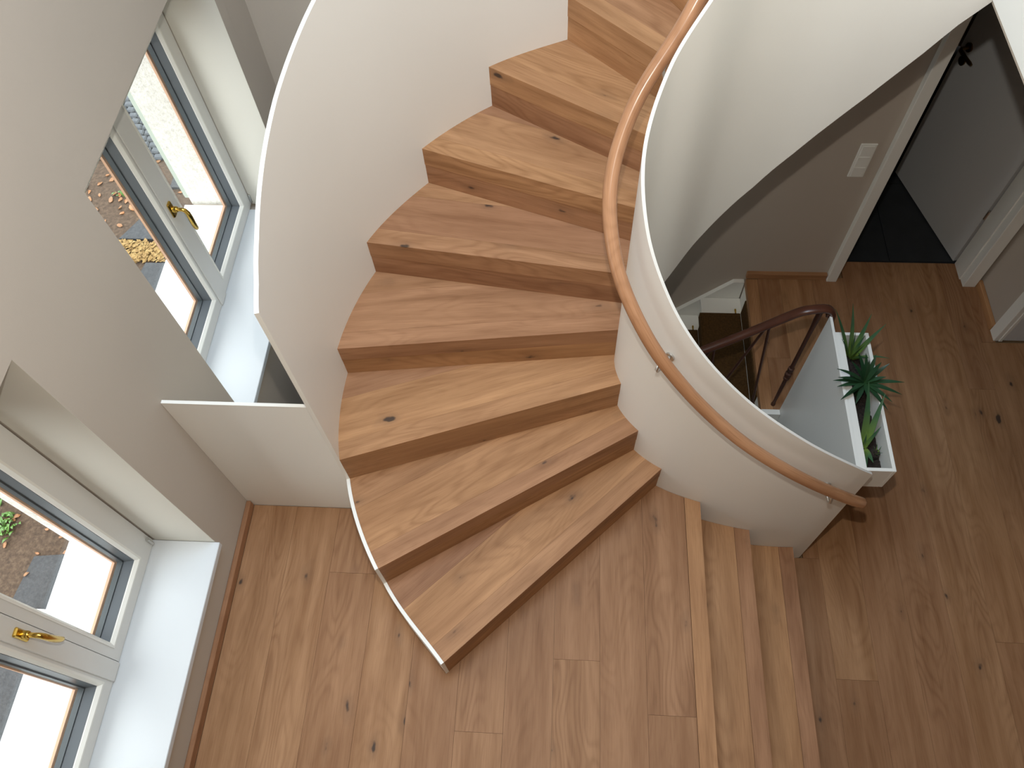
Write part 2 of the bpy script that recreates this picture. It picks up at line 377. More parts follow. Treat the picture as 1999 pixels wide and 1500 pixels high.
# ------------------------------------------------------------------ floors of oak planks
GAP = 0.0004
def plank(x0, x1, y0, y1, z, parent, mat, t=0.014, yend=None, name='plank'):
    a, c = x0 + GAP, x1 - GAP
    if yend:
        n = 5; top = [(c + (a - c) * i / n, yend(c + (a - c) * i / n)) for i in range(n + 1)]
        poly = [(a, y0 + GAP), (c, y0 + GAP)] + top
    else: poly = [(a, y0 + GAP), (c, y0 + GAP), (c, y1 - GAP), (a, y1 - GAP)]
    ym = (y0 + (y1 if not yend else yend((a + c) / 2))) / 2
    return add(name, prism(poly, z - t, z), mat, parent, M=frameM(((x0 + x1) / 2, ym, z), (0, 1)))
fl = tag(add('floor_landing', box(XW, 0.57, -1.5, 1.165, -0.16, -0.014), M['box']), 'oiled oak plank landing', kind='structure')
seams = [XW + 0.02, -1.095, -.912, -.722, -.537, -.352, -.175, .002, .177, .351, .527]
joints = {2: .893, 5: .327, 7: .597, 9: .417}
for i, (a, c) in enumerate(zip(seams, seams[1:])):
    j = joints.get(i, random.uniform(-.9, .05))
    plank(a, c, -1.5, j, 0, fl, M['floor'])
    if c > .2: plank(a, c, j, None, 0, fl, M['floor'], yend=lambda x: inner_y(x) - 0.001)
    else: plank(a, c, j, 1.168, 0, fl, M['floor'])
fh = tag(add('floor', join(box(1.05, 2.60, -1.5, 1.20, ZLOW - 0.2, ZLOW - 0.014), box(1.141, 2.60, 1.2, 1.98, ZLOW - 0.2, ZLOW - 0.014), box(1.05, 2.60, 1.98, 2.85, ZLOW - 0.2, ZLOW - 0.014), box(2.60, 4.0, -1.5, 2.85, ZLOW - 0.2, ZLOW - 0.014), box(DX0, DX1, 2.85, 2.962, ZLOW - 0.2, ZLOW - 0.014)), M['box']), 'oiled oak plank floor of the lower hall', kind='structure')
rows = [1.222, 1.40, 1.577, 1.755, 1.932, 2.11, 2.24, 2.41, 2.59]
lj = {0: .67, 4: .858}
plank(1.058, 1.222, -1.5, -0.2, ZLOW, fh, M['floor']); plank(1.058, 1.222, -0.2, 1.203, ZLOW, fh, M['floor'])
plank(1.149, 1.222, 1.203, 1.985, ZLOW, fh, M['floor'])
plank(1.10, 1.222, 1.985, 2.30, ZLOW, fh, M['floor']); plank(1.10, 1.222, 2.30, 2.845, ZLOW, fh, M['floor'])
for i, (a, c) in enumerate(zip(rows, rows[1:])):
    j = lj.get(i, random.choice((random.uniform(-.9, .1), random.uniform(1.95, 2.3))))
    ye = 2.962 if a > 1.5 and c < 2.25 else 2.845
    if c > 2.3: ye = 2.43 if a < 2.5 else 2.43
    plank(a, c, -1.5, j, ZLOW, fh, M['floor']); plank(a, c, j, min(ye, ye), ZLOW, fh, M['floor'])
plank(2.24, 2.312, 2.431, 2.845, ZLOW, fh, M['floor'])

# skirting
tag(add('baseboard_left', bbox(XW, XW + 0.02, -1.5, 1.168, 0.0005, 0.048, 0.003), M['stair'], M=frameM((XW, 0, 0), (0, 1))), 'narrow oak skirting under the window wall', kind='structure')
tag(add('baseboard_far', bbox(1.035, 1.478, 2.826, 2.85, ZLOW + 0.0005, ZLOW + 0.045, 0.003), M['stair'], M=frameM((1.2, 2.84, ZLOW), (1, 0))), 'narrow oak skirting on the far wall beside the doorway', kind='structure')
tag(add('baseboard_right', bbox(2.293, 2.315, 2.512, 2.816, ZLOW + 0.0005, ZLOW + 0.045, 0.003), M['stair'], M=frameM((2.3, 2.6, ZLOW), (0, 1))), 'short oak skirting right of the doorway', kind='structure')

# ------------------------------------------------------------------ wooden steps
NOSE_D, NOSE_T = 0.071, 0.079
def wedge_boards(root, poly, A, B, ztop, zlow, mat):
    """tread polygon with its nose on the line A-B -> nosing block, tread boards, riser board"""
    A, B = Vector(A), Vector(B); u = (B - A).normalized(); n = Vector((-u.y, u.x))     # n points up the stair
    cen = sum((Vector(p) for p in poly), Vector((0, 0))) / len(poly)
    if n.dot(cen - A) < 0: n = -n
    c0 = n.dot(A); mid = (A + B) / 2
    def strip(d0, d1):
        q = clip(poly, n.x, n.y, c0 + d1); return clip(q, -n.x, -n.y, -(c0 + d0))
    dmax = max(n.dot(Vector(p)) for p in poly) - c0
    nose = add('nosing', prism(strip(-0.01, NOSE_D), ztop - NOSE_T, ztop), mat, root, M=frameM((mid.x, mid.y, ztop), u))
    cuts = [NOSE_D + 0.0004]
    while dmax - cuts[-1] > 0.20: cuts.append(cuts[-1] + 0.177)
    cuts.append(dmax + 0.01)
    for d0, d1 in zip(cuts, cuts[1:]):
        q = strip(d0, d1 - 0.0004)
        if len(q) >= 3: add('tread_board', prism(q, ztop - 0.03, ztop), mat, root, M=frameM((mid.x + n.x * d0, mid.y + n.y * d0, ztop), u))
    if zlow is not None:
        q = strip(0.0015, 0.022)
        add('riser', prism(q, zlow, ztop - NOSE_T - 0.0006), mat, root, M=frameM((mid.x, mid.y, zlow), u))
st = empty('winding_staircase', (0.0, 1.4, 0.0))
tag(st, 'winding oak staircase with closed risers between curved cream side panels', 'staircase')
for k in range(1, 11):
    i0, i1 = II[k - 1], II[k]; o0, o1 = OI[k - 1], OI[k]
    A = (OUT[o0][0], OUT[o0][1]); B = (INN[i0][0], INN[i0][1])
    poly = [A, B] + [(INN[i][0], INN[i][1]) for i in range(i0 + 1, i1 + 1)] + [(OUT[o][0], OUT[o][1]) for o in range(o1, o0, -1)]
    A2, B2 = Vector(poly[-(o1 - o0)]), Vector((INN[i1][0], INN[i1][1]))
    # run on 24 mm under the next riser
    u2 = (B2 - Vector((OUT[o1][0], OUT[o1][1]))).normalized(); n2 = Vector((-u2.y, u2.x))
    if n2.dot(Vector(A) - B2) > 0: n2 = -n2
    poly = [A, B] + [(INN[i][0], INN[i][1]) for i in range(i0 + 1, i1 + 1)] + [tuple(B2 + n2 * 0.02), tuple(Vector((OUT[o1][0], OUT[o1][1])) + n2 * 0.02)] + [(OUT[o][0], OUT[o][1]) for o in range(o1, o0, -1)]
    wedge_boards(st, poly, A, B, k * RISE, (k - 1) * RISE + (0.0005 if k > 1 else 0.0005), M['stair'])

def wall_strip(P, N, zb, zt, th, side):
    """vertical plate following plan points P; zb/zt per point; thickness th to the given side"""
    V, F = [], []
    for p, n, a, c in zip(P, N, zb, zt):
        q = (p[0] + n.x * th * side, p[1] + n.y * th * side)
        V += [(p[0], p[1], a), (p[0], p[1], c), (q[0], q[1], c), (q[0], q[1], a)]
    m = len(P)
    for i in range(m - 1):
        for k in range(4):
            k2 = (k + 1) % 4; F.append((4 * i + k, 4 * i + k2, 4 * i + 4 + k2, 4 * i + 4 + k))
    F += [(0, 1, 2, 3), (4 * m - 1, 4 * m - 2, 4 * m - 3, 4 * m - 4)]
    return V, F
# inner cheek: its well side is away from the steps
NI = normals2d(INN); side_i = -1 if NI[0].y < 0 else 1
zb = []
for p in INN:
    t = p[2] - 1.225
    zb.append(t if p[1] > 1.86 else max(-0.9, min(t, 0.60 if p[0] < 0.4 else t)))
botp = [(.36, .705), (.373, .72), (.40, .742), (.43, .763), (.462, .79), (.5, .825), (.555, .89), (.614, .96), (.66, 1.01), (.712, 1.08), (.768, 1.15), (.823, 1.225), (.876, 1.293), (.937, 1.37), (.995, 1.45), (1.05, 1.527), (1.111, 1.622), (1.17, 1.695)]
def interp(T, x):
    for (a, c), (d, e) in zip(T, T[1:]):
        if a <= x <= d: return c + (e - c) * (x - a) / (d - a)
    return T[0][1] if x < T[0][0] else T[-1][1]
for i, p in enumerate(INN):
    if p[1] > 1.75 and p[0] > 0.36: zb[i] = interp(botp, p[0])
    elif i <= 3 * 12: zb[i] = ZLOW + 0.0005 if p[0] > 1.05 else -0.62
    else: zb[i] = max(-0.62, p[2] - 1.215 - 0.30 * max(0.0, (54 - i) / 18))
ic = add('inner_cheek', wall_strip(INN, NI, zb, [p[2] for p in INN], 0.010, side_i), M['cheek'], st, smooth=True)
ic['label'] = 'tall curved cream panel on the inside of the turn'
# outer cheek: low stepped string beside the first two treads, then a tall panel
NO = normals2d(OUT); P, N, Z0, Z1 = [], [], [], []
def zhigh(i):
    k = i / 12 + 1; return k * RISE + interp([(3, .925), (3.25, .885), (3.6, .868), (4, .874), (4.5, .886), (5, .887), (8, .89), (11, .89)], k)
for i in range(0, 25):
    k = i // 12
    if i in (12, 24):
        P.append(OUT[i]); N.append(NO[i]); Z0.append(0.0005); Z1.append(k * RISE + 0.003)
    if i == 24: break
    P.append(OUT[i] if i not in (12,) else OUT[i] + (OUT[13] - OUT[12]) * 0.001); N.append(NO[i]); Z0.append(0.0005); Z1.append((k + 1) * RISE + 0.003)
add('string', wall_strip(P, N, Z0, Z1, 0.013, 1), M['cheek'], st)['label'] = 'low stepped cream string beside the two lowest treads'
P, N, Z0, Z1 = [], [], [], []
for i in range(24, len(OUT)):
    P.append(OUT[i]); N.append(NO[i]); k = i / 12 + 1
    Z0.append(0.0005 if OUT[i][1] < 1.16 else max(0.0, k * RISE - 0.45)); Z1.append(zhigh(i))
add('outer_cheek', wall_strip(P, N, Z0, Z1, 0.013, 1), M['cheek'], st, smooth=True)['label'] = 'tall curved cream panel on the outside of the turn'

# ------------------------------------------------------------------ three broad steps down to the lower hall
es = empty('broad_steps', (0.8, 0.0, -0.2))
tag(es, 'three broad straight oak steps from the landing down to the lower hall', 'steps')
for lev, (xa, xn) in enumerate(((None, .592), (.592, .826), (.826, 1.055))):
    z = -lev * RISE
    def yy(x): return inner_y(x) - 0.001
    x0 = xn - 0.064
    n = 5
    def strip_poly(a, c): return [(a, -1.5), (c, -1.5)] + [(c + (a - c) * i / n, yy(c + (a - c) * i / n)) for i in range(n + 1)]
    add('nosing', prism(strip_poly(x0 + 0.0004, xn), z - NOSE_T, z), M['stair'], es, M=frameM((xn, 0, z), (0, 1)))
    add('riser', prism(strip_poly(xn - 0.022, xn - 0.0015), z - RISE + 0.0005, z - NOSE_T - 0.001), M['stair'], es, M=frameM((xn, 0, z - RISE), (0, 1)))
    if xa is not None:
        add('tread_board', prism(strip_poly(xa - 0.02, x0 - 0.0008), z - 0.03, z), M['stair'], es, M=frameM(((xa + x0) / 2, 0, z), (0, 1)))

# ------------------------------------------------------------------ white panel closing the stairwell behind the landing
bp_ = empty('balustrade_panel', (-1.05, 1.174, 0.0))
tag(bp_, 'low flat cream panel between window wall and staircase', 'panel')
add('sheet', box(XW + 0.001, -0.811, 1.169, 1.181, 0.0005, 0.900), M['cheek'], bp_)

# ------------------------------------------------------------------ oak handrail on the inner cheek
hr = empty('handrail', (0.6, 1.15, 0.5))
tag(hr, 'round varnished oak handrail curving along the inner cream panel', 'handrail')
RAIL = []
for i, p in enumerate(INN):
    if i < 2: continue
    f_ = min(1.0, max(0.0, (i - 50) / 22)); off = 0.059 + 0.019 * f_; dz = 0.137 - 0.004 * f_
    RAIL.append(Vector((p[0] - NI[i].x * side_i * off, p[1] - NI[i].y * side_i * off, p[2] - dz)))
for _ in range(6):
    RAIL = [RAIL[0]] + [(RAIL[i - 1] + RAIL[i] * 2 + RAIL[i + 1]) / 4 for i in range(1, len(RAIL) - 1)] + [RAIL[-1]]
RAIL = RAIL[5:]; d0 = (RAIL[0] - RAIL[1]).normalized()
RR = 0.0215
path = [RAIL[0] + d0 * (0.030 + 0.006), RAIL[0] + d0 * (0.030 + 0.004), RAIL[0] + d0 * 0.026] + RAIL
rads = [RR * 0.72, RR * 0.92, RR] + [RR] * len(RAIL)
def rail_mesh():
    seg = 20; v, f = tube(path, rads, seg)
    o = add('rail', (v, f), M['rail'], hr, smooth=True, ang=60)
    me = o.data; uv = me.uv_layers.new(name='UVMap')
    L = [0.0]
    for a, c in zip(path, path[1:]): L.append(L[-1] + (c - a).length)
    for poly in me.polygons:
        ks = [me.loops[l].vertex_index % seg for l in poly.loop_indices]
        wrap = max(ks) - min(ks) > seg / 2 and len(ks) == 4
        for l, k in zip(poly.loop_indices, ks):
            i = me.loops[l].vertex_index // seg
            kk = k + seg if (wrap and k == 0) else k
            uv.data[l].uv = (L[i], kk / seg * 2 * PI * RR)
rail_mesh()
for (bx, by) in ((0.985, 1.194), (0.345, 1.365), (0.300, 1.80), (0.62, 2.04)):
    i = near(INN, (bx, by)); w = Vector(INN[i]); n = Vector((NI[i].x, NI[i].y, 0)) * side_i
    zr = RAIL[max(0, i - 7)].z
    wp = Vector((w.x, w.y, zr - 0.062)); rp = Vector((w.x, w.y, zr - RR + 0.003)) - n * (0.059 if i < 60 else 0.078)
    arc = [wp, wp - n * 0.040 + Vector((0, 0, -0.010)), wp - n * 0.068 + Vector((0, 0, -0.006)), wp - n * 0.076 + Vector((0, 0, 0.012)), wp - n * 0.070 + Vector((0, 0, 0.032)), rp]
    br = add('bracket', tube(arc, 0.0055, 8), M['steel'], hr, smooth=True)
    add('wall_plate', tube([wp - n * 0.0005, wp - n * 0.006], 0.017, 16), M['steel'], br, smooth=True)

# ------------------------------------------------------------------ windows
def sash(root, y0, y1, z0, z1, wl, wr, label=None):
    """sash frame with stiles wl (low y) and wr (high y), 0.075 rails"""
    xf = -1.54; zb_, zt_ = z0 + 0.062, z1 - 0.062; ya, yb = y0 + wl, y1 - wr
    fr_ = join(box(-1.60, xf, y0, ya, z0, z1), box(-1.60, xf, yb, y1, z0, z1), box(-1.60, xf, ya, yb, z0, zb_), box(-1.60, xf, ya, yb, zt_, z1))
    s = add('sash', fr_, M['frame'], root, M=Matrix.Translation((xf, (y0 + y1) / 2, z0)))
    add('glazing_bead', ring(xf, ya, yb, zb_, zt_, [(-0.003, 0.003), (0.005, 0.003), (0.013, -0.008), (0.013, -0.030), (-0.003, -0.030)]), M['white'], s)
    add('gasket', ring(xf - 0.012, ya, yb, zb_, zt_, [(0.0, 0.0), (0.0145, 0.0), (0.017, -0.012), (0.021, -0.030), (0.021, -0.034), (0.0, -0.034)]), M['spacer'], s)
    add('spacer', ring(xf - 0.052, ya, yb, zb_, zt_, [(0.010, 0.008), (0.026, 0.006), (0.027, -0.014), (0.010, -0.014)]), M['gasket'], s)
    add('outer_edge', ring(xf - 0.075, ya, yb, zb_, zt_, [(0.0, 0.004), (0.031, 0.002), (0.031, -0.008), (0.0, -0.008)]), M['copper'], s)
    add('pane', box(xf - 0.050, xf - 0.046, ya + 0.014, yb - 0.014, zb_ + 0.014, zt_ - 0.014), M['glass'], s)
    return s
def handle(root, y, z):
    xf = -1.536
    h_ = add('handle', bbox(xf, xf + 0.012, y - 0.014, y + 0.014, z - 0.036, z + 0.036, 0.004), M['brass'], root)
    add('collar', tube([(xf + 0.011, y, z), (xf + 0.026, y, z), (xf + 0.030, y, z)], [0.0125, 0.0125, 0.010], 16), M['brass'], h_, smooth=True)
    pth = [(xf + 0.028, y, z), (xf + 0.046, y, z), (xf + 0.056, y + 0.001, z - 0.006), (xf + 0.061, y + 0.002, z - 0.022), (xf + 0.060, y + 0.004, z - 0.05), (xf + 0.056, y + 0.008, z - 0.085), (xf + 0.053, y + 0.013, z - 0.112), (xf + 0.053, y + 0.017, z - 0.128), (xf + 0.054, y + 0.018, z - 0.133)]
    add('lever', tube(pth, [0.0075, 0.0075, 0.0085, 0.0095, 0.0105, 0.0105, 0.010, 0.008, 0.004], 12), M['brass'], h_, smooth=True)
def window(name, y0, y1, seam, label):
    root = empty(name, (-1.54, (y0 + y1) / 2, 0.245)); tag(root, label, kind='structure')
    z0, z1 = 0.246, 1.355
    # fixed frame round the sashes, brown blind box above, boards outside
    fx = join(box(-1.62, -1.552, y0, y0 + 0.03, z0, z1 + 0.03), box(-1.62, -1.545, y1 - 0.03, y1 + (0.0125 if y1 < 1 else 0.0), z0, z1 + 0.03), box(-1.62, -1.552, y0, y1, z0 - 0.03, z0 + 0.02), box(-1.62, -1.545, y0, y1, z1, z1 + 0.035))
    add('frame', fx, M['frame'], root)
    add('blind_box', box(-1.62, -1.535, y0, y1, z1 + 0.036, LZ - 0.002), M['box'], root)
    sa = sash(root, seam + 0.001, y1 - 0.004, z0 + 0.003, z1 - 0.002, 0.036, 0.074)
    sb = sash(root, y0 + 0.004, seam - 0.001, z0 + 0.003, z1 - 0.002, 0.082, 0.080)
    cov = add('meeting_cover', bbox(-1.54, -1.5335, seam - 0.068, seam - 0.004, z0 + 0.004, z1 - 0.004, 0.002), M['frame'], root)
    handle(root, seam - 0.036, 0.845)
    for zz in (0.262,):
        hg = add('hinge', tube([(-1.533, y1 - 0.006, zz), (-1.533, y1 - 0.006, zz + 0.05)], 0.006, 10), M['steel'], root, smooth=True)
    add('sill_board', bbox(-1.56, XW + 0.018, y0 + 0.001, (0.921 if y1 < 1 else 2.601), 0.2155, 0.244, 0.002), M['sill'], root)
    add('outer_sill', box(XO - 0.035, -1.60, y0 + 0.001, y1 - 0.001, SZ - 0.02 + 0.0205, 0.228), M['sill'], root)
    return root
window('window_1', W1[0], 0.905, 0.468, 'near white casement window with brass handle above the landing')
window('window_2', W2[0], 2.639, 2.088, 'far white casement window with brass handle beside the staircase')

# ------------------------------------------------------------------ doorways
d1 = empty('door_1', (1.88, 2.9, ZLOW)); tag(d1, 'grey white door standing open into a dark room', kind='structure')
CZ = ZLOW + 0.0005
add('casing', bbox(1.480, 1.5345, 2.815, 2.85, CZ, DZ1 + 0.06, 0.002), M['white'], d1)
add('casing', bbox(2.2205, 2.288, 2.797, 2.85, CZ, DZ1 + 0.06, 0.002), M['white'], d1)
add('casing', bbox(1.480, 2.288, 2.81, 2.85, DZ1 + 0.06, DZ1 + 0.125, 0.002), M['white'], d1)
add('jamb', box(1.5335, 1.540, 2.85, 2.97, CZ, DZ1), M['white'], d1)
add('jamb', box(2.2145, 2.222, 2.85, 2.962, CZ, DZ1), M['white'], d1)
hg = Vector((2.206, 2.976)); tp = Vector((2.012, 3.664)); dv = (tp - hg).normalized(); nv = Vector((-dv.y, dv.x))   # nv points west
if nv.x > 0: nv = -nv
lp = [hg, tp, tp - nv * 0.04, hg - nv * 0.04]
leaf = add('leaf', prism([(q.x, q.y) for q in lp], ZLOW + 0.006, DZ1 - 0.005), M['doorleaf'], d1, M=frameM((hg.x, hg.y, ZLOW), dv))
def on_leaf(s, out, z): q = hg + dv * s + nv * out; return (q.x, q.y, z)
dh = add('door_handle', tube([on_leaf(.655, 0, .405), on_leaf(.655, .008, .405)], 0.024, 18), M['darkbrass'], leaf, smooth=True)
add('lock_rose', tube([on_leaf(.655, 0, .325), on_leaf(.655, .008, .325)], 0.024, 18), M['darkbrass'], leaf, smooth=True)
add('lever', tube([on_leaf(.655, .006, .405), on_leaf(.655, .045, .405), on_leaf(.645, .055, .405), on_leaf(.60, .056, .402), on_leaf(.55, .054, .400), on_leaf(.535, .054, .400)], [.009, .009, .010, .010, .009, .006], 10), M['darkbrass'], leaf, smooth=True)
for zz in (-0.16, 0.95):
    add('hinge', tube([(2.212, 2.968, zz), (2.212, 2.968, zz + 0.06)], 0.008, 10), M['steel'], leaf, smooth=True)
d2 = empty('door_2', (2.4, 2.45, ZLOW)); tag(d2, 'pale grey door edge with white casing at the right border', kind='structure')
add('casing', bbox(2.300, 2.326, 2.440, 2.510, CZ, 1.45, 0.002), M['white'], d2)
add('stop', bbox(2.3265, 2.345, 2.436, 2.484, CZ, 1.42, 0.002), M['white'], d2)
add('leaf', bbox(2.350, 3.02, 2.440, 2.480, ZLOW + 0.006, 1.415, 0.002), M['doorleaf'], d2)

# light switch by the doorway
sw = empty('light_switch', (1.385, YF, 0.262)); tag(sw, 'white triple light switch on the far wall left of the doorway', 'switch')
add('cover', bbox(1.3475, 1.4225, 2.840, 2.8495, 0.262, 0.470, 0.003), M['white'], sw)
for i in range(3): add('rocker', bbox(1.3575, 1.4125, 2.836, 2.8405, 0.270 + i * 0.066, 0.270 + i * 0.066 + 0.058, 0.0015), M['white'], sw)

# ------------------------------------------------------------------ cellar stair, carpet, iron balustrade
cs = empty('cellar_stair', (0.9, 2.4, ZLOW)); tag(cs, 'white painted stair going down under the winding stair', 'stair')
add('nosing', box(1.035, 1.0993, 1.985, 2.825, ZLOW - 0.04, ZLOW - 0.0005), M['stair'], cs, M=frameM((1.06, 2.4, ZLOW), (0, 1)))
CR = 0.18; RUN = 0.215
for k in range(1, 8):
    z = ZLOW - CR * k; x1 = 1.04 - RUN * (k - 1); x0 = x1 - RUN - 0.015
    add('tread_board', bbox(x0, x1, 1.985, 2.822, z - 0.03, z, 0.003), M['white'], cs)
    add('riser', box(x1 + 0.0005, x1 + 0.0145, 1.985, 2.822, z - 0.02, z + CR - (0.041 if k == 1 else 0.031)), M['white'], cs)
# wall string on the far wall, white fascia of the open edge
ws = [(1.034, ZLOW - 0.033), (0.975, ZLOW - 0.034), (0.975 - 1.5, ZLOW - 0.034 - 1.5 * 1.035), (0.975 - 1.5, ZLOW - 0.40 - 1.5 * 1.035), (1.034, ZLOW - 0.40)]
n = len(ws)
add('wall_string', ([(x, 2.824, z) for x, z in ws] + [(x, 2.8495, z) for x, z in ws], [tuple(range(n)), tuple(range(n, 2 * n))[::-1]] + [(i, (i + 1) % n, n + (i + 1) % n, n + i) for i in range(n)]), M['white'], cs)
add('fascia', box(1.036, 1.128, 1.955, 1.984, ZLOW - 0.5, ZLOW + 0.004), M['white'], cs)
add('open_string', box(-0.4, 1.036, 1.955, 1.984, -2.55, -1.2), M['white'], cs)
cp = empty('stair_carpet', (0.8, 2.35, ZLOW - 0.4)); tag(cp, 'brown carpet runner on the stair going down', 'carpet')
for k in range(1, 8):
    z = ZLOW - CR * k; x1 = 1.04 - RUN * (k - 1); x0 = x1 - RUN - 0.02
    add('carpet_tread', bbox(x0, x1 - 0.0105, 2.09, 2.708, z + 0.0005, z + 0.010, 0.003), M['carpet'], cp)
    add('carpet_riser', bbox(x1 - 0.010, x1 - 0.0002, 2.09, 2.708, z + 0.0105, z + CR - 0.045, 0.003), M['carpet'], cp)
    add('carpet_drop', bbox(x0 - 0.008, x0 + 0.002, 2.09, 2.708, z - 0.04, z + 0.010, 0.003), M['carpet'], cp)
    add('rod_finial', tube([(x1 - 0.040, 2.700, z + 0.018), (x1 - 0.040, 2.726, z + 0.018), (x1 - 0.040, 2.732, z + 0.018)], [0.004, 0.006, 0.002], 8), M['brass'], cp, smooth=True)
ir = empty('iron_balustrade', (1.09, 2.0, ZLOW)); tag(ir, 'dark brown iron balustrade with curved rail at the head of the lower stair', 'balustrade')
rp = [(0.12, 2.0, -0.47), (0.30, 2.0, -0.31), (0.644, 2.0, -0.007), (0.775, 2.0, 0.107), (0.898, 2.0, 0.222), (0.975, 2.0, 0.295), (1.015, 2.0, 0.327), (1.045, 2.0, 0.338), (1.08, 2.002, 0.343), (1.112, 2.004, 0.341), (1.135, 2.004, 0.326), (1.147, 2.003, 0.300), (1.149, 2.002, 0.27)]
rp = [tuple(q) for q in crspline(rp, 5)]
def flat_rail(path, w, t):
    V, F = [], []; P_ = [Vector(q) for q in path]; nP = len(P_); seg = 12
    for i in range(nP):
        tg = (P_[min(i + 1, nP - 1)] - P_[max(i - 1, 0)]).normalized(); a = Vector((0, 1, 0)); a = (a - tg * a.dot(tg)).normalized(); b_ = tg.cross(a)
        for k in range(seg):
            u = 2 * PI * k / seg; V.append(tuple(P_[i] + a * math.copysign(abs(math.cos(u)) ** .7, math.cos(u)) * w + b_ * math.copysign(abs(math.sin(u)) ** .7, math.sin(u)) * t))
    for i in range(nP - 1):
        for k in range(seg): F.append((i * seg + k, i * seg + (k + 1) % seg, (i + 1) * seg + (k + 1) % seg, (i + 1) * seg + k))
    F += [tuple(range(seg)), tuple((nP - 1) * seg + k for k in range(seg))]
    return V, F
add('rail', flat_rail(rp, 0.021, 0.013), M['darkrail'], ir, smooth=True, ang=50)
def turned(zs, x, y):
    return [(x, y, z) for z, r in zs], [r for z, r in zs]
zs = [(-.524, .011), (-.51, .011), (-.50, .0075), (-.30, .0095), (-.262, .010), (-.258, .015), (-.245, .015), (-.240, .011), (-.232, .011), (-.226, .017), (-.205, .017), (-.198, .011), (-.185, .011), (-.178, .015), (-.160, .015), (-.155, .010), (.10, .0095), (.20, .011), (.24, .013), (.335, .013)]
pp, rr = turned(zs, 1.098, 2.015)
add('newel', tube(pp, rr, 12), M['iron'], ir, smooth=True)
for (t0, t1) in (((0.905, 2.0, 0.215), (0.985, 2.0, -.50)), ((0.895, 2.0, 0.21), (0.775, 2.0, -.42)), ((0.70, 2.0, 0.03), (0.77, 2.0, -.68)), ((0.69, 2.0, 0.025), (0.57, 2.0, -.60)), ((0.49, 2.0, -.15), (0.555, 2.0, -.87))):
    a, c = Vector(t0), Vector(t1); b_ = add('baluster', tube([a, a + (c - a) * .5, c], 0.0062, 8), M['iron'], ir, smooth=True)
    add('foot_knob', tube([c + Vector((0, 0, .02)), c + Vector((0, 0, .008)), c - Vector((0, 0, .008)), c - Vector((0, 0, .02))], [.005, .013, .013, .005], 10), M['iron'], b_, smooth=True)
add('end_bracket', tube([(1.122, 2.004, 0.30), (1.137, 2.003, 0.30)], 0.012, 10), M['iron'], ir, smooth=True)

# ------------------------------------------------------------------ partition and planter
pt = empty('partition_panel', (1.14, 1.64, ZLOW)); tag(pt, 'white upright panel beside the planter at the stairwell edge', 'panel')
add('sheet', box(1.130, 1.141, 1.215, 1.987, ZLOW - 0.9, 0.312), M['white'], pt)
pl = empty('planter_box', (1.21, 1.6, 0.15)); tag(pl, 'long narrow white planter box hung on the white panel', 'planter')
px0, px1, py0, py1, pz0, pz1 = 1.142, 1.282, 1.283, 1.915, 0.150, 0.302
add('rear_wall', bbox(px0, px0 + 0.032, py0, py1, pz0, pz1, 0.0015), M['white'], pl)
add('front_wall', bbox(px1 - 0.014, px1, py0, py1, pz0, pz1, 0.0015), M['white'], pl)
add('end_wall', bbox(px0 + 0.032, px1 - 0.014, py0, py0 + 0.014, pz0, pz1, 0.0015), M['white'], pl)
add('end_wall', bbox(px0 + 0.032, px1 - 0.014, py1 - 0.014, py1, pz0, pz1, 0.0015), M['white'], pl)
add('bottom', box(px0 + 0.032, px1 - 0.014, py0 + 0.014, py1 - 0.014, pz0, pz0 + 0.012), M['white'], pl)
def bumpy(x0, x1, y0, y1, z, nx, ny, amp):
    V = [(x0 + (x1 - x0) * i / nx, y0 + (y1 - y0) * j / ny, z + random.uniform(-amp, amp)) for j in range(ny + 1) for i in range(nx + 1)]
    F = [(j * (nx + 1) + i, j * (nx + 1) + i + 1, (j + 1) * (nx + 1) + i + 1, (j + 1) * (nx + 1) + i) for j in range(ny) for i in range(nx)]
    return V, F
so = add('soil', bumpy(px0 + 0.032, px1 - 0.014, py0 + 0.014, py1 - 0.014, 0.205, 10, 60, 0.006), M['earth_pot'], pl)

def leaf_mesh(base, tip, w, bow, th=0.35, seg=8, notch=False):
    b0, t0 = Vector(base), Vector(tip); L = (t0 - b0).length
    out = Vector((t0.x - b0.x, t0.y - b0.y, 0)); 
    ctrl = (b0 + t0) / 2 + Vector((0, 0, bow * L)) - out * 0.10
    V, F, U = [], [], []
    for i in range(seg + 1):
        s = i / seg
        p = b0 * (1 - s) ** 2 + ctrl * 2 * s * (1 - s) + t0 * s * s
        tg = ((ctrl - b0) * (1 - s) + (t0 - ctrl) * s).normalized()
        sd = tg.cross(Vector((0, 0, 1)))
        sd = sd.normalized() if sd.length > 1e-3 else Vector((1, 0, 0))
        up = sd.cross(tg).normalized()
        ww = w * (0.80 + 0.5 * s - 1.30 * s ** 1.6) if not notch else w * (0.35 + 2.2 * s - 2.55 * s * s)
        ww = max(ww, 0.0006)
        for a, u in ((-1, 0.22), (0, -0.12), (1, 0.22), (0, -0.62)): V.append(tuple(p + sd * a * ww + up * u * ww * th * 2)); U.append(s)
    for i in range(seg):
        for k in range(4): F.append((4 * i + k, 4 * i + (k + 1) % 4, 4 * i + 4 + (k + 1) % 4, 4 * i + 4 + k))
    F += [(0, 1, 2, 3), (4 * seg, 4 * seg + 1, 4 * seg + 2, 4 * seg + 3)]
    return V, F, U
def put_leaf(root, base, tip, w, bow, mat, th=0.35, notch=False, name='leaf'):
    V, F, U = leaf_mesh(base, tip, w, bow, th, notch=notch)
    o = add(name, (V, F), mat, root, M=Matrix.Translation(base), smooth=True, ang=50)
    uv = o.data.uv_layers.new(name='UVMap')
    for l in o.data.loops: uv.data[l.index].uv = (U[l.vertex_index], 0.5)
    return o
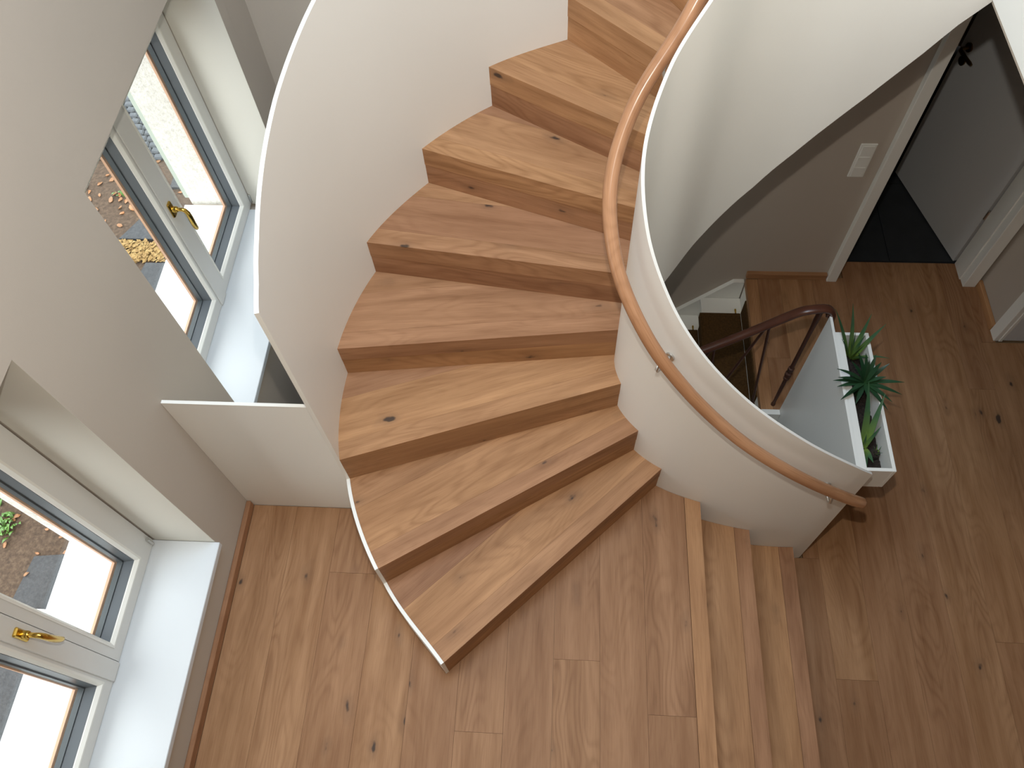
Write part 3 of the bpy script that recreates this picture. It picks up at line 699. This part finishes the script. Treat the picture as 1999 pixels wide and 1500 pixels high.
a1 = empty('aloe_plant', (1.222, 1.838, 0.205)); tag(a1, 'spiky aloe with long pale green leaves at the far end of the planter', 'plant')
B1 = (1.222, 1.838, 0.225)
for t, w, bo in [((1.172, 1.95, .46), .015, .05), ((1.115, 1.949, .42), .014, .05), ((1.252, 1.921, .43), .014, .06), ((1.315, 1.893, .40), .014, .08), ((1.333, 1.772, .33), .011, .16), ((1.155, 1.862, .33), .012, .05), ((1.235, 1.82, .36), .012, .0), ((1.185, 1.848, .36), .011, .0), ((1.26, 1.79, .30), .012, .12), ((1.20, 1.87, .37), .010, .0), ((1.243, 1.868, .35), .010, .02)]:
    bb = (B1[0] + (t[0] - B1[0]) * .10 + random.uniform(-.005, .005), B1[1] + (t[1] - B1[1]) * .10, B1[2])
    put_leaf(a1, bb, t, w, bo, M['aloe'])
a2 = empty('succulent_plant', (1.245, 1.68, 0.205)); tag(a2, 'dark green many-leaved succulent in the middle of the planter', 'plant')
add('stem', tube([(1.225, 1.672, .205), (1.222, 1.668, .25), (1.220, 1.665, .315)], [.012, .011, .009], 10), M['euph'], a2, smooth=True)
B2 = (1.220, 1.665, .315)
for t in [(1.087, 1.674, .40), (1.093, 1.646, .38), (1.079, 1.643, .36), (1.099, 1.627, .34), (1.108, 1.573, .33), (1.17, 1.565, .31), (1.296, 1.549, .30), (1.311, 1.575, .32), (1.35, 1.604, .33), (1.361, 1.649, .35), (1.285, 1.66, .37), (1.295, 1.704, .40), (1.242, 1.733, .42), (1.197, 1.73, .43), (1.174, 1.74, .42), (1.148, 1.712, .40), (1.217, 1.574, .33), (1.27, 1.60, .30), (1.14, 1.60, .35), (1.205, 1.70, .43), (1.25, 1.69, .43)]:
    put_leaf(a2, B2, t, .0115, .10, M['euph'], th=.2, notch=True)
a3 = empty('aloe_plant', (1.211, 1.424, 0.205)); tag(a3, 'broad leaved aloe at the near end of the planter', 'plant')
B3 = (1.205, 1.415, 0.222)
for t, w, bo in [((1.183, 1.598, .44), .019, .06), ((1.254, 1.568, .40), .018, .08), ((1.244, 1.459, .33), .010, .05), ((1.225, 1.343, .245), .017, .16), ((1.182, 1.302, .275), .015, .10), ((1.196, 1.44, .30), .010, .0)]:
    bb = (B3[0] + (t[0] - B3[0]) * .06, B3[1] + (t[1] - B3[1]) * .06, B3[2]); put_leaf(a3, bb, t, w, bo, M['aloe'])
pot = empty('dry_plant', (1.246, 1.392, 0.205)); tag(pot, 'small dry plant root ball beside the near aloe', 'plant')
add('root_ball', tube([(1.246, 1.394, .203), (1.246, 1.394, .212), (1.246, 1.394, .228), (1.246, 1.394, .236)], [.019, .0215, .020, .012], 12), M['earth_pot'], pot, smooth=True)
for q in range(6):
    u = q * 1.05; put_leaf(pot, (1.246 + .008 * math.cos(u), 1.394 + .008 * math.sin(u), .232), (1.246 + .017 * math.cos(u + .5), 1.394 + .03 * math.sin(u + .5), .262), .003, .2, M['aloe'], name='blade')

# ------------------------------------------------------------------ garden outside the windows
ZG = -0.70
gd = tag(add('ground', box(-9, XO - 0.001, -4, 9, ZG - 0.2, ZG), M['soil']), 'bare garden soil outside the windows', kind='structure')
rg = random.Random(3)
def slab_thing(pts, label):
    V, F = prism(pts, ZG + 0.0005, ZG + 0.02); tag(add('bitumen_strip', (V, F), M['asphalt']), label, 'paving')
slab_thing([(-2.66, 0.90), (-2.63, 1.105), (-2.44, 1.125), (-1.95, 1.14), (-1.95, -1.2), (-2.70, -1.2)], 'grey bitumen strip along the house seen through the near window')
slab_thing([(-2.83, 3.175), (-2.74, 3.345), (-2.60, 3.395), (-2.2, 3.40), (-2.2, 3.175)], 'grey bitumen slab behind the leaf litter beyond the far window')
slab_thing([(-2.66, 2.62), (-2.60, 2.985), (-2.2, 2.99), (-2.2, 2.62)], 'grey bitumen slab in front of the leaf litter beyond the far window')
slab_thing([(-2.62, 3.62), (-2.62, 3.80), (-2.05, 3.82), (-2.05, 3.60)], 'grey bitumen slab before the cobbles beyond the far window')
kb = tag(add('kerb_stone', bbox(-2.56, -2.30, 0.79, 0.835, ZG + 0.0205, ZG + 0.07, 0.004), M['white']), 'short white kerb stone on the bitumen strip', 'kerb')
# cobbles
c0 = None; nrow = 0
cv, cf = bbox(-.031, .031, -.026, .026, 0, .03, 0.009)
cme = bpy.data.meshes.new('cobble'); cme.from_pydata(cv, [], cf); cme.materials.append(M['cobble'])
for j in range(17):
    for i in range(17):
        x = -3.38 + i * 0.067 + (0.033 if j % 2 else 0); y = 3.90 + j * 0.0575
        o = bpy.data.objects.new('cobble', cme)
        reg(o, Matrix.Translation((x + rg.uniform(-.003, .003), y, ZG - 0.005 + rg.uniform(-.003, .003))) @ Matrix.Rotation(rg.uniform(-.12, .12), 4, 'Z'), gd)
# leaf litter, sunlight put into its bright yellow colour
V, F = [], []
for q in range(900):
    x, y = rg.uniform(-2.92, -2.2), rg.uniform(3.005, 3.16); u = rg.uniform(0, 2 * PI); s = rg.uniform(.009, .018); z = ZG + .004 + rg.uniform(0, .02); n = len(V)
    for a, r in ((0, 1.5), (1.4, .8), (PI, 1.3), (-1.4, .8)): V.append((x + math.cos(u + a) * r * s, y + math.sin(u + a) * r * s, z + rg.uniform(-.004, .006)))
    V.append((x, y, z - .004)); F += [(n, n + 1, n + 2, n + 3), (n, n + 1, n + 4), (n + 1, n + 2, n + 4), (n + 2, n + 3, n + 4), (n + 3, n, n + 4)]
tag(add('leaf_litter', (V, F), M['litter']), 'bed of fallen leaves with sunlight painted in as bright yellow beyond the far window', 'leaves', kind='stuff')
# single fallen leaves
def fallen(x, y, s, z=ZG):
    u = rg.uniform(0, 2 * PI); V = []
    for a, r in ((0, 1.6), (.7, 1.0), (1.5, .7), (2.5, .9), (PI, 1.2), (-2.5, .9), (-1.5, .7), (-.7, 1.0)): V.append((x + math.cos(u + a) * r * s, y + math.sin(u + a) * r * s, z + rg.uniform(.004, .014)))
    V += [(v[0], v[1], v[2] - .002) for v in V]
    F = [tuple(range(8)), tuple(range(15, 7, -1))] + [(i, (i + 1) % 8, 8 + (i + 1) % 8, 8 + i) for i in range(8)]
    o = add('fallen_leaf', (V, F), M['leafdry']); return o
for q in range(46):
    while True:
        x, y = rg.uniform(-3.25, -2.5), rg.uniform(3.2, 3.88)
        if not (x > -2.86 and y < 3.42): break
    tag(fallen(x, y, rg.uniform(.010, .022)), 'orange brown fallen leaf on the soil beyond the far window', 'leaf', 'fallen leaves beyond the far window')
for q in range(18):
    x, y = rg.uniform(-3.0, -2.46), rg.uniform(.86, 1.40)
    tag(fallen(x, y, rg.uniform(.008, .018), ZG + (.02 if (x > -2.66 and y < 1.12) else 0)), 'orange brown fallen leaf on the ground beyond the near window', 'leaf', 'fallen leaves beyond the near window')
def weed(x, y, nl, sp, label):
    r = empty('weed_clump', (x, y, ZG)); tag(r, label, 'weed')
    for q in range(nl):
        u = rg.uniform(0, 2 * PI); d = rg.uniform(0, sp); bx, by = x + d * math.cos(u), y + d * math.sin(u); v = rg.uniform(0, 2 * PI); l = rg.uniform(.02, .05)
        put_leaf(r, (bx, by, ZG), (bx + l * math.cos(v), by + l * math.sin(v), ZG + l * .8), .010, .3, M['weed'], th=.1, notch=True)
weed(-2.86, 1.26, 46, .085, 'green weed clump on the soil beyond the near window')
weed(-2.96, 1.42, 24, .07, 'second green weed clump further out beyond the near window')
weed(-2.92, 3.58, 9, .05, 'sparse green weed on the soil beyond the far window')
weed(-2.98, 3.82, 10, .07, 'sparse green weed beside the cobbles beyond the far window')
# folded shutter outside the far window
sh = empty('window_shutter', (-1.885, 2.66, 0.24)); tag(sh, 'pale green window shutter folded back outside the far window', 'shutter')
add('board', bbox(-1.888, -1.862, 2.672, 2.705, 0.24, 1.56, 0.003), M['sage'], sh)
add('edge_strip', bbox(-1.8905, -1.8885, 2.676, 2.70, 0.25, 1.55, 0.0005), M['sage'], sh)
